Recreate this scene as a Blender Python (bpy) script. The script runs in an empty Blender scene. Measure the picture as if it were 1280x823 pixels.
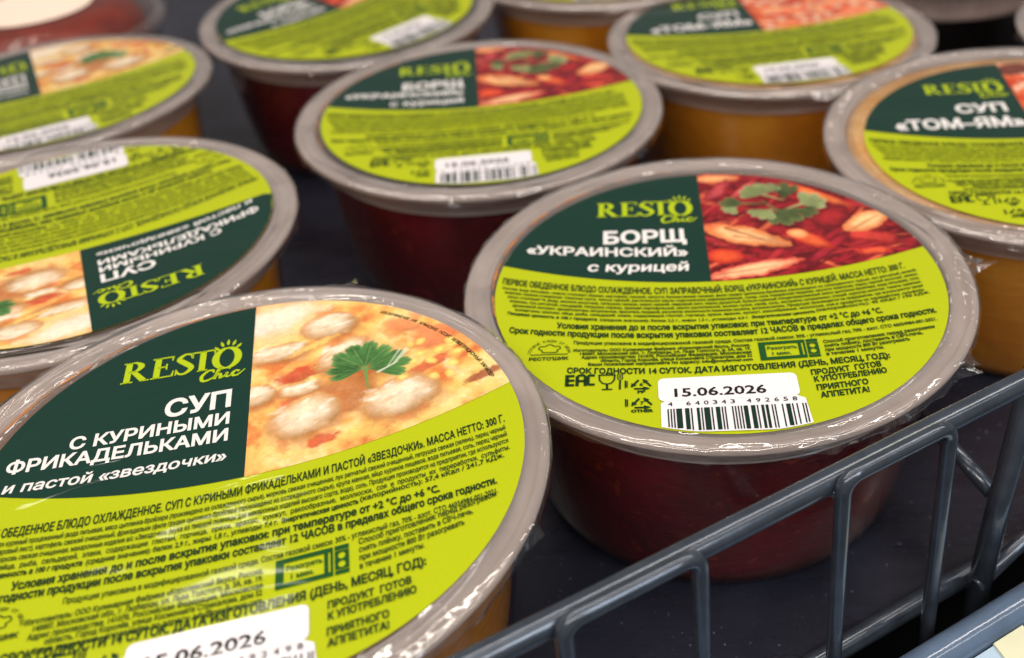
import bpy, bmesh, math, random
import numpy as np
from mathutils import Matrix, Vector
from mathutils.geometry import delaunay_2d_cdt

# all builders below work in units of one bowl-rim radius; everything is scaled by S to metres at the end
S = 0.0635
scene = bpy.context.scene
COL = scene.collection

# ------------------------------------------------------------------ camera
cam_d = bpy.data.cameras.new('camera')
cam = bpy.data.objects.new('camera', cam_d); COL.objects.link(cam)
_p, _r = math.radians(30.22341), math.radians(-4.589565)
_f = Vector((0, math.cos(_p), -math.sin(_p))); _x = Vector((1, 0, 0)); _u = Vector((0, math.sin(_p), math.cos(_p)))
_X = math.cos(_r)*_x + math.sin(_r)*_u; _Y = -math.sin(_r)*_x + math.cos(_r)*_u
M = Matrix.Identity(4)
for i in range(3): M[i][0], M[i][1], M[i][2] = _X[i], _Y[i], -_f[i]
cam.matrix_world = Matrix.Translation(Vector((0, 0, 2.41464791))*S) @ M
cam_d.sensor_width = 36; cam_d.lens = 1398.856/1280*36
cam_d.shift_x = -101.046/1280; cam_d.shift_y = -115.2/1280
cam_d.clip_start = .005; cam_d.clip_end = 50
cam_d.dof.use_dof = True; cam_d.dof.focus_distance = 3.72*S; cam_d.dof.aperture_fstop = 11.5
scene.camera = cam

# ------------------------------------------------------------------ world and lamps
w = bpy.data.worlds.new('World'); scene.world = w; w.use_nodes = True
w.node_tree.nodes['Background'].inputs[0].default_value = (1, .90, .84, 1)
w.node_tree.nodes['Background'].inputs[1].default_value = .22
def area(name, loc, target, sx, sy, radiance, color):
    d = bpy.data.lights.new(name, 'AREA'); d.shape = 'RECTANGLE'; d.size = sx*S; d.size_y = sy*S
    d.energy = radiance*math.pi*(sx*S)*(sy*S); d.color = color
    o = bpy.data.objects.new(name, d); COL.objects.link(o); o.location = Vector(loc)*S
    v = (Vector(target)-Vector(loc)); o.rotation_euler = v.to_track_quat('-Z', 'Y').to_euler()
    return o
WARM = (1, .92, .83)
area('ceiling_strip_light', (0, 0, 15), (0, 1, 0), 40, .9, 10, WARM)
area('ceiling_strip_light', (0, 6.5, 15), (0, 7, 0), 40, 1.2, 17, WARM)
area('ceiling_strip_light', (0, -11, 15), (0, 1, 0), 40, 1.2, 26, WARM)
area('added_glare_lamp', (-8, 13, 15), (-3, 6, 0), 5, .6, 10, WARM)  # short unseen lamp added for gloss streaks on the front left lid
area('added_glare_lamp', (14, 25, 15), (3, 6, 0), 5, .6, 9, WARM)  # likewise added, for glare on the lid at the right edge
area('aisle_light', (9, -6, 8), (1, 2, -.5), 2.5, 9, 5, (.66, .82, 1))
scene.view_settings.view_transform = 'Standard'; scene.view_settings.look = 'None'
scene.view_settings.exposure = -.16; scene.view_settings.gamma = 1
scene.render.engine = 'CYCLES'
scene.cycles.transparent_max_bounces = 16

# ------------------------------------------------------------------ helpers
def lin(r, g, b, a=1):
    f = lambda c: (c/255/12.92) if c/255 <= .04045 else ((c/255+.055)/1.055)**2.4
    return (f(r), f(g), f(b), a)
def linv(*c): return np.array(lin(*c)[:3])
class NT:
    def __init__(s, name):
        s.m = bpy.data.materials.new(name); s.m.use_nodes = True; s.t = s.m.node_tree
        s.t.nodes.clear(); s.out = s.t.nodes.new('ShaderNodeOutputMaterial')
    def n(s, typ, **kw):
        nd = s.t.nodes.new('ShaderNode'+typ)
        for k, v in kw.items():
            if hasattr(nd, k) and not k[0].isupper(): setattr(nd, k, v)
            else: s.set(nd, k.replace('_', ' '), v)
        return nd
    def set(s, nd, k, v):
        i = nd.inputs[k] if not isinstance(k, str) or k in nd.inputs else nd.inputs[int(k)]
        if isinstance(v, bpy.types.NodeSocket): s.t.links.new(v, i)
        else: i.default_value = v
    def lk(s, a, b): s.t.links.new(a, b)
    def surf(s, sock): s.t.links.new(sock, s.out.inputs['Surface']); return s.m
    def coord(s, scale=(1, 1, 1), rot=(0, 0, 0)):
        tc = s.n('TexCoord'); mp = s.n('Mapping'); s.lk(tc.outputs['Object'], mp.inputs['Vector'])
        mp.inputs['Scale'].default_value = [c/S for c in scale]; mp.inputs['Rotation'].default_value = rot
        return mp.outputs[0]
    def polar(s, fa, fr):
        tc = s.n('TexCoord'); sp = s.n('SeparateXYZ'); s.lk(tc.outputs['Object'], sp.inputs[0])
        a = s.math('ARCTAN2', sp.outputs[1], sp.outputs[0]); x2 = s.math('MULTIPLY', sp.outputs[0], sp.outputs[0]); y2 = s.math('MULTIPLY', sp.outputs[1], sp.outputs[1])
        r = s.math('SQRT', s.math('ADD', x2, y2)); cb = s.n('CombineXYZ')
        s.lk(s.math('MULTIPLY', a, fa), cb.inputs[0]); s.lk(s.math('MULTIPLY', r, fr/S), cb.inputs[1]); s.lk(s.math('MULTIPLY', sp.outputs[2], fr/S), cb.inputs[2]); return cb.outputs[0]
    def noise(s, vec, scale, detail=4, rough=.55, dist=0):
        nd = s.n('TexNoise'); s.lk(vec, nd.inputs['Vector']); nd.inputs['Scale'].default_value = scale
        nd.inputs['Detail'].default_value = detail; nd.inputs['Roughness'].default_value = rough
        nd.inputs['Distortion'].default_value = dist; return nd.outputs['Fac']
    def ramp(s, fac, stops):
        nd = s.n('ValToRGB'); s.lk(fac, nd.inputs[0]); e = nd.color_ramp.elements
        while len(e) < len(stops): e.new(.5)
        for el, (p, c) in zip(e, stops): el.position = p; el.color = c if len(c) == 4 else (*c, 1)
        return nd.outputs[0]
    def bump(s, h, strength, dist):
        nd = s.n('Bump'); s.lk(h, nd.inputs['Height']); nd.inputs['Strength'].default_value = strength
        nd.inputs['Distance'].default_value = dist*S; return nd.outputs[0]
    def math(s, op, a, b=0.0):
        nd = s.n('Math', operation=op)
        for i, v in enumerate((a, b)):
            if isinstance(v, bpy.types.NodeSocket): s.lk(v, nd.inputs[i])
            else: nd.inputs[i].default_value = v
        return nd.outputs[0]
    def pr(s, **kw):
        nd = s.n('BsdfPrincipled')
        for k, v in kw.items(): s.set(nd, k.replace('_', ' '), v)
        return nd
    def schlick(s, nrm, f0=.045, mul=1.0):
        ge = s.n('NewGeometry'); dp = s.n('VectorMath', operation='DOT_PRODUCT'); s.lk(nrm, dp.inputs[0]); s.lk(ge.outputs['Incoming'], dp.inputs[1])
        c = s.math('SUBTRACT', 1.0, s.math('MINIMUM', s.math('ABSOLUTE', dp.outputs['Value']), 1.0)); p5 = s.math('POWER', c, 5.0)
        return s.math('MINIMUM', s.math('MULTIPLY', s.math('ADD', s.math('MULTIPLY', p5, 1-f0), f0), mul), 1.0)
    def mix(s, fac, a, b):
        nd = s.n('MixShader')
        if isinstance(fac, (int, float)): nd.inputs[0].default_value = fac
        else: s.lk(fac, nd.inputs[0])
        s.lk(a, nd.inputs[1]); s.lk(b, nd.inputs[2]); return nd.outputs[0]

def mesh_obj(name, verts, faces, mat, parent=None, smooth=False):
    me = bpy.data.meshes.new(name); me.from_pydata([tuple(v) for v in verts], [], [tuple(f) for f in faces]); me.update()
    if smooth: me.polygons.foreach_set('use_smooth', [True]*len(me.polygons))
    if mat: me.materials.append(mat)
    return link(name, me, parent)
def link(name, me, parent=None):
    o = bpy.data.objects.new(name, me); COL.objects.link(o)
    if parent: o.parent = parent
    return o
def empty(name, loc=(0, 0, 0)):
    o = bpy.data.objects.new(name, None); COL.objects.link(o); o.location = loc; o.empty_display_size = .01; return o
def tag(o, label, cat=None, group=None, kind=None):
    if label: o['label'] = label
    if cat: o['category'] = cat
    if group: o['group'] = group
    if kind: o['kind'] = kind
    return o
def lathe(prof, seg=96, wob=None):
    vs, fs = [], []; n = len(prof)
    for k in range(seg):
        a = 2*math.pi*k/seg
        for j, (r, z) in enumerate(prof):
            if wob: r, z = wob(a, j, r, z)
            vs.append((r*math.cos(a), r*math.sin(a), z))
    for k in range(seg):
        for j in range(n-1):
            a, b = k*n+j, ((k+1) % seg)*n+j
            fs.append((a, b, b+1, a+1))
    return vs, fs
def tube(path, r, seg=14, caps=True):
    path = [Vector(p) for p in path]; vs, fs = [], []
    T = [(path[min(i+1, len(path)-1)]-path[max(i-1, 0)]).normalized() for i in range(len(path))]
    up = Vector((0, 0, 1)) if abs(T[0].z) < .9 else Vector((1, 0, 0))
    nrm = (up-T[0]*up.dot(T[0])).normalized()
    for i, p in enumerate(path):
        nrm = (nrm-T[i]*nrm.dot(T[i])).normalized(); b = T[i].cross(nrm)
        for k in range(seg):
            a = 2*math.pi*k/seg; vs.append(p+(nrm*math.cos(a)+b*math.sin(a))*r)
    for i in range(len(path)-1):
        for k in range(seg):
            k2 = (k+1) % seg; fs.append((i*seg+k, i*seg+k2, (i+1)*seg+k2, (i+1)*seg+k))
    if caps: fs.append(tuple(range(seg))[::-1]); fs.append(tuple(range((len(path)-1)*seg, len(path)*seg)))
    return vs, fs
def merge(*parts):
    vs, fs = [], []
    for v, f in parts:
        n = len(vs); vs += list(v); fs += [tuple(i+n for i in q) for q in f]
    return vs, fs

# ------------------------------------------------------------------ materials
def wrinkle(t, amt=1.0):
    """gentle unevenness of the printed lidding film, in the label's own coordinates"""
    v1 = t.coord((1.0, 3.4, 1), (0, 0, .10)); a = t.noise(v1, 1.5, 1, .4, .5)
    patch = t.ramp(t.noise(t.coord((1, 1.6, 1)), 1.7, 1, .5), [(.53, (.03,)*3), (.63, (1,)*3)])
    fine = t.noise(t.coord((5, 14, 5), (0, 0, .15)), 1.0, 2, .5, .6)
    h = t.math('ADD', t.math('MULTIPLY', a, .46), t.math('MULTIPLY', t.math('MULTIPLY', fine, patch), .20))
    return t.bump(h, .28*amt, .085)
def print_mat(name, color, attr=False, grain=.05):
    t = NT(name); nb = wrinkle(t)
    if attr:
        at = t.n('Attribute'); at.attribute_name = 'Col'; c = at.outputs['Color']
    else:
        vec = t.coord(); g = t.noise(vec, 160, 2, .6)
        hs = t.n('HueSaturation'); hs.inputs['Color'].default_value = color
        t.lk(t.math('ADD', t.math('MULTIPLY', t.math('SUBTRACT', g, .5), grain*4), 1.0), hs.inputs['Value']); c = hs.outputs[0]
    p = t.pr(Base_Color=c, Roughness=.5, Specular_IOR_Level=.12, Coat_Weight=.85, Coat_Roughness=.07, Coat_IOR=1.5)
    t.lk(nb, p.inputs['Coat Normal'])
    fine = t.bump(t.noise(t.coord(), 60, 3), .15, .01); t.lk(fine, p.inputs['Normal'])
    return t.surf(p.outputs[0])
MAT = {}
MAT['lime'] = print_mat('lime_print', lin(180, 192, 0))
MAT['panel'] = print_mat('dark_green_print', lin(2, 50, 40), grain=.08)
MAT['picture'] = print_mat('food_picture_print', None, attr=True)
MAT['ink'] = print_mat('green_ink', lin(14, 50, 14))
MAT['greenink'] = print_mat('leaf_green_ink', lin(18, 78, 26))
MAT['white'] = print_mat('white_ink', lin(236, 232, 230), grain=.01)
MAT['logo'] = print_mat('lime_logo_ink', lin(178, 200, 12))
MAT['sticker'] = print_mat('white_sticker', lin(240, 234, 238), grain=.015)
MAT['black'] = print_mat('black_ink', lin(18, 22, 20))
MAT['barink'] = print_mat('dark_bar_ink', lin(8, 44, 32))

def plastic_rim():
    t = NT('milky_rim_plastic')
    c = t.ramp(t.noise(t.polar(3, 6), 1.0, 3), [(.3, lin(190, 176, 170)), (.7, lin(216, 202, 196))])
    b = t.bump(t.noise(t.polar(4, 16), 1.0, 2), .10, .03)
    p = t.pr(Base_Color=c, Roughness=.22, Normal=b, Specular_IOR_Level=.8, Coat_Weight=1.0, Coat_Roughness=.05)
    tr = t.n('BsdfTransparent'); tr.inputs[0].default_value = (.97, .92, .88, 1)
    lw = t.n('LayerWeight'); lw.inputs[0].default_value = .35
    f = t.math('MULTIPLY', t.math('SUBTRACT', 1.0, lw.outputs['Facing']), .62)
    return t.surf(t.mix(f, p.outputs[0], tr.outputs[0]))
MAT['rim'] = plastic_rim()
def film(name='clear_film', haze=.07, bs=.42, sc=1.0, mul=1.5):
    t = NT(name); v = t.coord(); vs = t.coord((5, 5, 2))
    h = t.math('ADD', t.noise(t.polar(2.6*sc, 13*sc), 1.0, 1, .5, .8), t.math('MULTIPLY', t.noise(v, 9*sc, 1, .5, 1), .18))
    b = t.bump(h, bs, .06)
    g = t.n('BsdfGlossy'); g.inputs['Roughness'].default_value = .07; g.inputs['Color'].default_value = (1, 1, 1, 1); t.lk(b, g.inputs['Normal'])
    tr = t.n('BsdfTransparent'); tr.inputs[0].default_value = (.97, .97, .97, 1)
    df = t.n('BsdfDiffuse'); df.inputs[0].default_value = (.8, .78, .76, 1); t.lk(b, df.inputs['Normal'])
    base = t.mix(haze, tr.outputs[0], df.outputs[0])
    f = t.schlick(b, .045, mul)
    mx = t.n('MixShader'); t.lk(f, mx.inputs[0]); t.lk(base, mx.inputs[1]); t.lk(g.outputs[0], mx.inputs[2])
    return t.surf(mx.outputs[0])
MAT['film'] = film('clear_film', .03, .55, 1.0, 2.2)
MAT['lidfilm'] = film('clear_lid_film', .03, .25, .8)
def tub_mat():
    t = NT('clear_tub_plastic'); v = t.coord()
    b = t.bump(t.noise(t.coord((1, 1, .3)), 4, 3), .25, .03)
    g = t.n('BsdfGlossy'); g.inputs['Roughness'].default_value = .07; t.lk(b, g.inputs['Normal'])
    tr = t.n('BsdfTransparent'); tr.inputs[0].default_value = (.97, .95, .93, 1)
    df = t.n('BsdfDiffuse'); df.inputs[0].default_value = lin(160, 100, 84)
    fr = t.schlick(b, .04, 1.2)
    base = t.mix(.07, tr.outputs[0], df.outputs[0])
    mx = t.n('MixShader'); t.lk(fr, mx.inputs[0]); t.lk(base, mx.inputs[1]); t.lk(g.outputs[0], mx.inputs[2])
    return t.surf(mx.outputs[0])
MAT['tub'] = tub_mat()
def soup_mat(name, deep, mid, fat, top):
    t = NT(name); v = t.coord((1, 1, 1)); n = t.noise(v, 2.2, 5, .6, .6); n2 = t.noise(t.coord((1.2, 1.2, 4)), 5, 4, .6, .4)
    sep = t.n('SeparateXYZ'); t.lk(t.coord(), sep.inputs[0])
    z = t.math('ADD', t.math('MULTIPLY', sep.outputs[2], 1.0), t.math('MULTIPLY', t.math('SUBTRACT', n2, .5), .16*S))
    base = t.ramp(n, [(.35, deep), (.72, mid)])
    fz = t.n('MapRange'); t.lk(z, fz.inputs[0]); fz.inputs[1].default_value = -.40*S; fz.inputs[2].default_value = -.18*S
    mx = t.n('MixRGB'); t.lk(fz.outputs[0], mx.inputs[0]); t.lk(base, mx.inputs[1])
    t.lk(t.ramp(n2, [(.3, fat), (.75, top)]), mx.inputs[2])
    zt = t.math('GREATER_THAN', sep.outputs[2], -.03*S); m3 = t.n('MixRGB'); t.lk(zt, m3.inputs[0]); t.lk(mx.outputs[0], m3.inputs[1]); m3.inputs[2].default_value = top; mx = m3
    bits = t.ramp(t.noise(v, 16, 3, .6), [(.60, (0, 0, 0, 1)), (.72, (1, 1, 1, 1))])
    m2 = t.n('MixRGB'); t.lk(t.math('MULTIPLY', bits, .12), m2.inputs[0]); t.lk(mx.outputs[0], m2.inputs[1]); m2.inputs[2].default_value = top
    p = t.pr(Base_Color=m2.outputs[0], Roughness=.22, Subsurface_Weight=.0, Normal=t.bump(n2, .3, .03))
    return t.surf(p.outputs[0])
MAT['borscht'] = soup_mat('beetroot_soup', lin(64, 0, 18), lin(110, 2, 30), lin(186, 56, 14), lin(222, 116, 44))
MAT['broth'] = soup_mat('golden_broth', lin(214, 138, 18), lin(240, 172, 44), lin(226, 150, 30), lin(246, 196, 96))
MAT['tomyam'] = soup_mat('coconut_soup', lin(206, 128, 16), lin(234, 164, 50), lin(240, 170, 64), lin(255, 206, 140))
def simple(name, c, rough=.4, metal=0, nscale=8, var=.15, bump=.1, coat=0, spec=.5):
    t = NT(name); v = t.coord(); n = t.noise(v, nscale, 5, .6)
    c = np.array(c[:3]); p = t.pr(Base_Color=t.ramp(n, [(.3, tuple(c*(1-var))), (.7, tuple(c*(1+var)))]), Roughness=rough, Metallic=metal,
        Coat_Weight=coat, Specular_IOR_Level=spec, Normal=t.bump(t.noise(v, nscale*4, 4), bump, .02))
    return t.surf(p.outputs[0])
def wire_mat():
    t = NT('dark_chromed_wire'); v = t.coord(); n = t.noise(v, 12, 4)
    r = t.ramp(t.noise(v, 40, 3), [(.3, (.20,)*3), (.8, (.28,)*3)])
    p = t.pr(Base_Color=t.ramp(n, [(.3, lin(58, 66, 78)), (.7, lin(72, 82, 95))]), Metallic=.4, Roughness=r, Coat_Weight=.7, Coat_Roughness=.07,
             Normal=t.bump(t.noise(v, 14, 2), .06, .02))
    return t.surf(p.outputs[0])
MAT['wire'] = wire_mat()
def tray_mat():
    t = NT('dark_tray_plastic'); v = t.coord(); n = t.noise(v, 1.3, 5, .6, .5)
    spk = t.ramp(t.noise(v, 55, 1, .4), [(.74, (0, 0, 0, 1)), (.80, (1, 1, 1, 1))])
    base = t.ramp(n, [(.3, lin(28, 29, 39)), (.7, lin(46, 49, 64))])
    mx = t.n('MixRGB'); t.lk(t.math('MULTIPLY', spk, .5), mx.inputs[0]); t.lk(base, mx.inputs[1]); mx.inputs[2].default_value = lin(120, 125, 140)
    rr = t.ramp(t.noise(t.coord((1, 4, 1), (0, 0, .5)), 2, 5), [(.3, (.2,)*3), (.75, (.42,)*3)])
    p = t.pr(Base_Color=mx.outputs[0], Roughness=rr, Normal=t.bump(t.noise(v, 5, 4), .08, .04))
    return t.surf(p.outputs[0])
MAT['tray'] = tray_mat()
MAT['void'] = simple('dark_metal_base', lin(9, 10, 13), .6)
MAT['railblue'] = simple('blue_grey_plastic', lin(96, 116, 142), .14, 0, 3, .2, .12, coat=.6)
MAT['tagblue'] = simple('pale_blue_card', lin(178, 202, 222), .5, var=.03)
MAT['tagcream'] = simple('cream_card', lin(226, 224, 190), .6, var=.03)
MAT['salsa'] = simple('red_salad', lin(122, 36, 24), .35, 0, 5, .35, .4)
MAT['discwhite'] = simple('white_paper_disc', lin(255, 232, 214), .6, var=.02)
MAT['blacktub'] = simple('black_tub_plastic', lin(16, 12, 14), .3)
MAT['greyclear'] = simple('cloudy_lid_plastic', lin(140, 124, 118), .3, 0, 6, .15, .2)
MAT['fatline'] = simple('orange_oil_smear', lin(206, 128, 38), .2, 0, 14, .3, .5)

# ------------------------------------------------------------------ setting
FD = Vector((math.cos(math.radians(28.0)), math.sin(math.radians(28.0)), 0)); FN = Vector((-FD.y, FD.x, 0))  # along / behind the fence
FP = Vector((-.30091, 2.04179, 0))
def fpt(s, back=0, z=0): return FP+FD*s+FN*back+Vector((0, 0, z))
TZ = -.95
a, b = fpt(-7, .10), fpt(9, .10)
nx = 40
vs = [(a.x, a.y, TZ), (b.x, b.y, TZ), (b.x+2, 30, TZ), (a.x-8, 30, TZ), (a.x, a.y, TZ-.06), (b.x, b.y, TZ-.06), (b.x+2, 30, TZ-.06), (a.x-8, 30, TZ-.06)]
tag(mesh_obj('shelf_floor', vs, [(0, 1, 2, 3), (7, 6, 5, 4), (0, 4, 5, 1), (1, 5, 6, 2), (2, 6, 7, 3), (3, 7, 4, 0)], MAT['tray']), None, kind='structure')
vs = [(-14, -1, -1.5), (14, -1, -1.5), (16, 30, -1.5), (-16, 30, -1.5)]
tag(mesh_obj('shelf_base', vs, [(0, 1, 2, 3)], MAT['void']), None, kind='structure')

# ------------------------------------------------------------------ numpy painting of the food pictures (flat print)
def vnoise(x, y, s, seed):
    rs = np.random.RandomState(seed); L = rs.rand(64, 64); X = x*s+100; Y = y*s+100
    xi, yi = np.floor(X).astype(int), np.floor(Y).astype(int); fx, fy = X-xi, Y-yi
    fx, fy = fx*fx*(3-2*fx), fy*fy*(3-2*fy); g = lambda i, j: L[(xi+i) % 64, (yi+j) % 64]
    return (g(0, 0)*(1-fx)+g(1, 0)*fx)*(1-fy)+(g(0, 1)*(1-fx)+g(1, 1)*fx)*fy
def fbm(x, y, s, seed, o=4):
    v = 0; t = 0; a = 1
    for k in range(o): v = v+a*vnoise(x, y, s*2**k, seed+k); t += a; a *= .55
    return v/t
def sst(a, b, x): t = np.clip((x-a)/(b-a), 0, 1); return t*t*(3-2*t)
class Paint:
    def __init__(s, x, y): s.x, s.y = x, y; s.c = np.zeros(x.shape+(3,))
    def base(s, cols, scale, seed, dist=.05):
        x = s.x+dist*(fbm(s.x, s.y, 6, seed+50)-.5); y = s.y+dist*(fbm(s.x, s.y, 6, seed+60)-.5)
        n = np.clip((fbm(x, y, scale, seed)-.22)/.56, 0, .999)*(len(cols)-1)
        i = n.astype(int); f = (n-i)[..., None]; C = np.array(cols); s.c = C[i]*(1-f)+C[np.minimum(i+1, len(cols)-1)]*f
    def blob(s, cx, cy, a, b, ang, col, edge, warp=.18, soft=.08, seed=0, tex=.15, op=1, pw=2.0, lit=.25, ts=30):
        ca, sa = math.cos(ang), math.sin(ang); X = s.x-cx; Y = s.y-cy; R = max(a, b)*1.6
        m = (np.abs(X) < R) & (np.abs(Y) < R)
        if not m.any(): return
        X, Y = X[m], Y[m]; px, py = s.x[m], s.y[m]
        u = (X*ca+Y*sa)/a; v = (-X*sa+Y*ca)/b
        d = (np.abs(u)**pw+np.abs(v)**pw)**(1/pw)+warp*(fbm(px, py, 1.4/min(a, b), seed+7, 3)-.5)*2
        al = (1-sst(1-soft, 1+soft, d))*op
        k = sst(.35, 1.0, d)[..., None]
        sh = 1+lit*(-X*.5+Y)/max(b, a*.5)*.5+tex*(fbm(px, py, ts, seed+3, 3)-.5)*2
        c = (np.array(col)*(1-k)+np.array(edge)*k)*np.clip(sh, .3, 1.6)[..., None]
        s.c[m] = s.c[m]*(1-al[..., None])+c*al[..., None]
    def line(s, p0, p1, w, col, op=.8):
        d = np.array(p1)-p0; L = np.hypot(*d); d = d/L; X = s.x-p0[0]; Y = s.y-p0[1]
        t = np.clip(X*d[0]+Y*d[1], 0, L); dist = np.hypot(X-t*d[0], Y-t*d[1])
        ww = w*(1-.6*t/L); al = (1-sst(.4*ww, 1.2*ww, dist))*op
        s.c = s.c*(1-al[..., None])+np.array(col)*al[..., None]
    def leaf(s, cx, cy, R, ang, lobes, spread, dark, mid, light, stem=.15, squash=1.0, seed=0):
        X = s.x-cx; Y = (s.y-cy)/squash; th = np.arctan2(Y, X)-ang; th = (th+np.pi) % (2*np.pi)-np.pi
        r = np.hypot(X, Y)/R; f = np.clip(th/spread, -1, 1)
        ph = (f+1)/2*lobes; lob = np.abs(np.sin(np.pi*ph))**.45; sc = .05*np.abs(np.sin(np.pi*ph*3))+.12*(fbm(s.x, s.y, 15, seed+5, 2)-.5)
        rr = (.68+.26*lob)*(1-.15*f*f)+sc+.1*(vnoise(s.x, s.y, 14, seed)-.5); rr = np.where(np.abs(th) > spread, .05, rr)
        al = 1-sst(rr-.05, rr+.03, r)
        cen = np.abs((ph % 1)-.5)*2; vein = np.exp(-(cen*r/.07)**2)*.38; fine = .5+.5*np.sin(ph*np.pi*6+r*9)
        k = np.clip(.25+.5*cen*r+.25*fine*r+1.1*(fbm(s.x, s.y, 18, seed+2)-.5), 0, 1)[..., None]
        c = np.array(dark)*(1-k)+np.array(mid)*k; vn = vein[..., None]*.7; c = c*(1-vn)+np.array(light)*vn
        ed = sst(rr-.16, rr, r)[..., None]*.35; c = c*(1-ed)+np.array(light)*ed
        s.c = s.c*(1-al[..., None])+c*al[..., None]
        if stem: s.line((cx, cy), (cx-math.cos(ang)*stem, cy-math.sin(ang)*stem*squash), .009, mid, .95)
V = linv
def paint_meat(x, y):
    P = Paint(x, y); R = random.Random(4)
    P.base([V(216, 118, 64), V(238, 166, 88), V(248, 200, 112), V(252, 220, 150), V(242, 180, 98)], 8, 11)
    for k in range(170):
        cx, cy = R.uniform(-.05, .9), R.uniform(-.1, .9); g = R.random()
        c = V(248, 208, 112) if g < .6 else V(252, 226, 176) if g < .75 else V(228, 126, 70)
        P.blob(cx, cy, R.uniform(.022, .055), R.uniform(.014, .030), R.uniform(0, 3), c, c*.78, .6, .45, k, .12, .55)
    for cx, cy, a, b, an, c in [(.14, .41, .075, .04, .2, V(206, 62, 46)), (.06, .5, .06, .05, 1, V(238, 130, 60)), (.22, .045, .06, .03, .3, V(212, 74, 50)), (.60, .34, .10, .025, .5, V(206, 90, 62)),
                             (.63, .50, .10, .07, -.2, V(232, 128, 84)), (.20, .21, .05, .05, .9, V(204, 104, 74)), (.30, .25, .10, .12, 1.1, V(186, 108, 62)), (.12, .25, .04, .05, 0, V(222, 96, 66)), (.78, .23, .08, .02, .35, V(150, 60, 36)), (.52, .60, .07, .04, -.5, V(238, 140, 90))]:
        P.blob(cx, cy, a, b, an, c, c*.9, .4, .3, int(cx*100), .15, .85)
    mb = [(.255, .672, .105, .080, .1), (.30, .49, .12, .058, .75), (.07, .555, .115, .050, .15), (.14, .325, .075, .038, .1), (.0, .33, .07, .055, .2), (.165, .178, .135, .098, .5), (.485, .195, .148, .098, .42)]
    for i, (cx, cy, a, b, an) in enumerate(mb):
        P.blob(cx+.012, cy-.022, a*1.05, b*1.05, an, V(176, 98, 50), V(200, 124, 70), .15, .3, i, .1, .8)
        P.blob(cx, cy, a, b, an, V(240, 218, 186), V(200, 146, 90), .15, .07, 20+i, .13, 1, 2.1, .38, 18)
        for q in range(16):
            P.blob(cx+R.uniform(-.7, .7)*a, cy+R.uniform(-.8, .3)*b, R.uniform(.006, .028), R.uniform(.004, .010), an+R.uniform(-.5, .5), V(214, 170, 124), V(224, 184, 140), .6, .6, q, .2, .38)
            P.blob(cx+R.uniform(-.7, .7)*a, cy+R.uniform(-.2, .8)*b, R.uniform(.01, .03), R.uniform(.006, .012), an+R.uniform(-.5, .5), V(255, 246, 230), V(250, 236, 210), .6, .6, q+40, .1, .4)
    P.blob(.06, .76, .15, .10, .2, V(255, 240, 222), V(250, 222, 184), .4, .5, 9, .05, .85); P.blob(.20, .565, .10, .02, .45, V(248, 206, 120), V(228, 166, 84), .4, .2, 90, .1, .8)
    for q in range(16):
        P.blob(R.uniform(.5, .85), R.uniform(.2, .5), .022, .017, R.uniform(0, 3), V(252, 226, 130), V(246, 196, 90), .3, .25, q, .1, .8)
    P.blob(.40, .40, .15, .11, .2, V(150, 84, 40), V(190, 116, 60), .3, .4, 70, .1, .6)
    lf = (V(30, 76, 34), V(88, 140, 70), V(150, 184, 112))
    P.leaf(.365, .375, .135, 2.75, 4, .95, *lf, 0, .95, 13); P.leaf(.385, .372, .155, .30, 4, .95, *lf, 0, .95, 14); P.leaf(.375, .385, .165, 1.62, 4, 1.0, V(36, 88, 40), V(98, 150, 78), V(168, 196, 124), .13, .95, 3)
    P.line((.42, .345), (.49, .385), .007, V(226, 234, 206), .7); P.line((.525, .445), (.475, .375), .012, V(226, 234, 206), .65); P.line((.50, .45), (.45, .36), .006, V(216, 226, 196), .5)  # glossy film highlights across the leaf, painted into the picture colour
    return P.c*(1+.16*(vnoise(x, y, 150, 3)-.5)+.14*(vnoise(x, y, 60, 8)-.5))[..., None]
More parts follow.
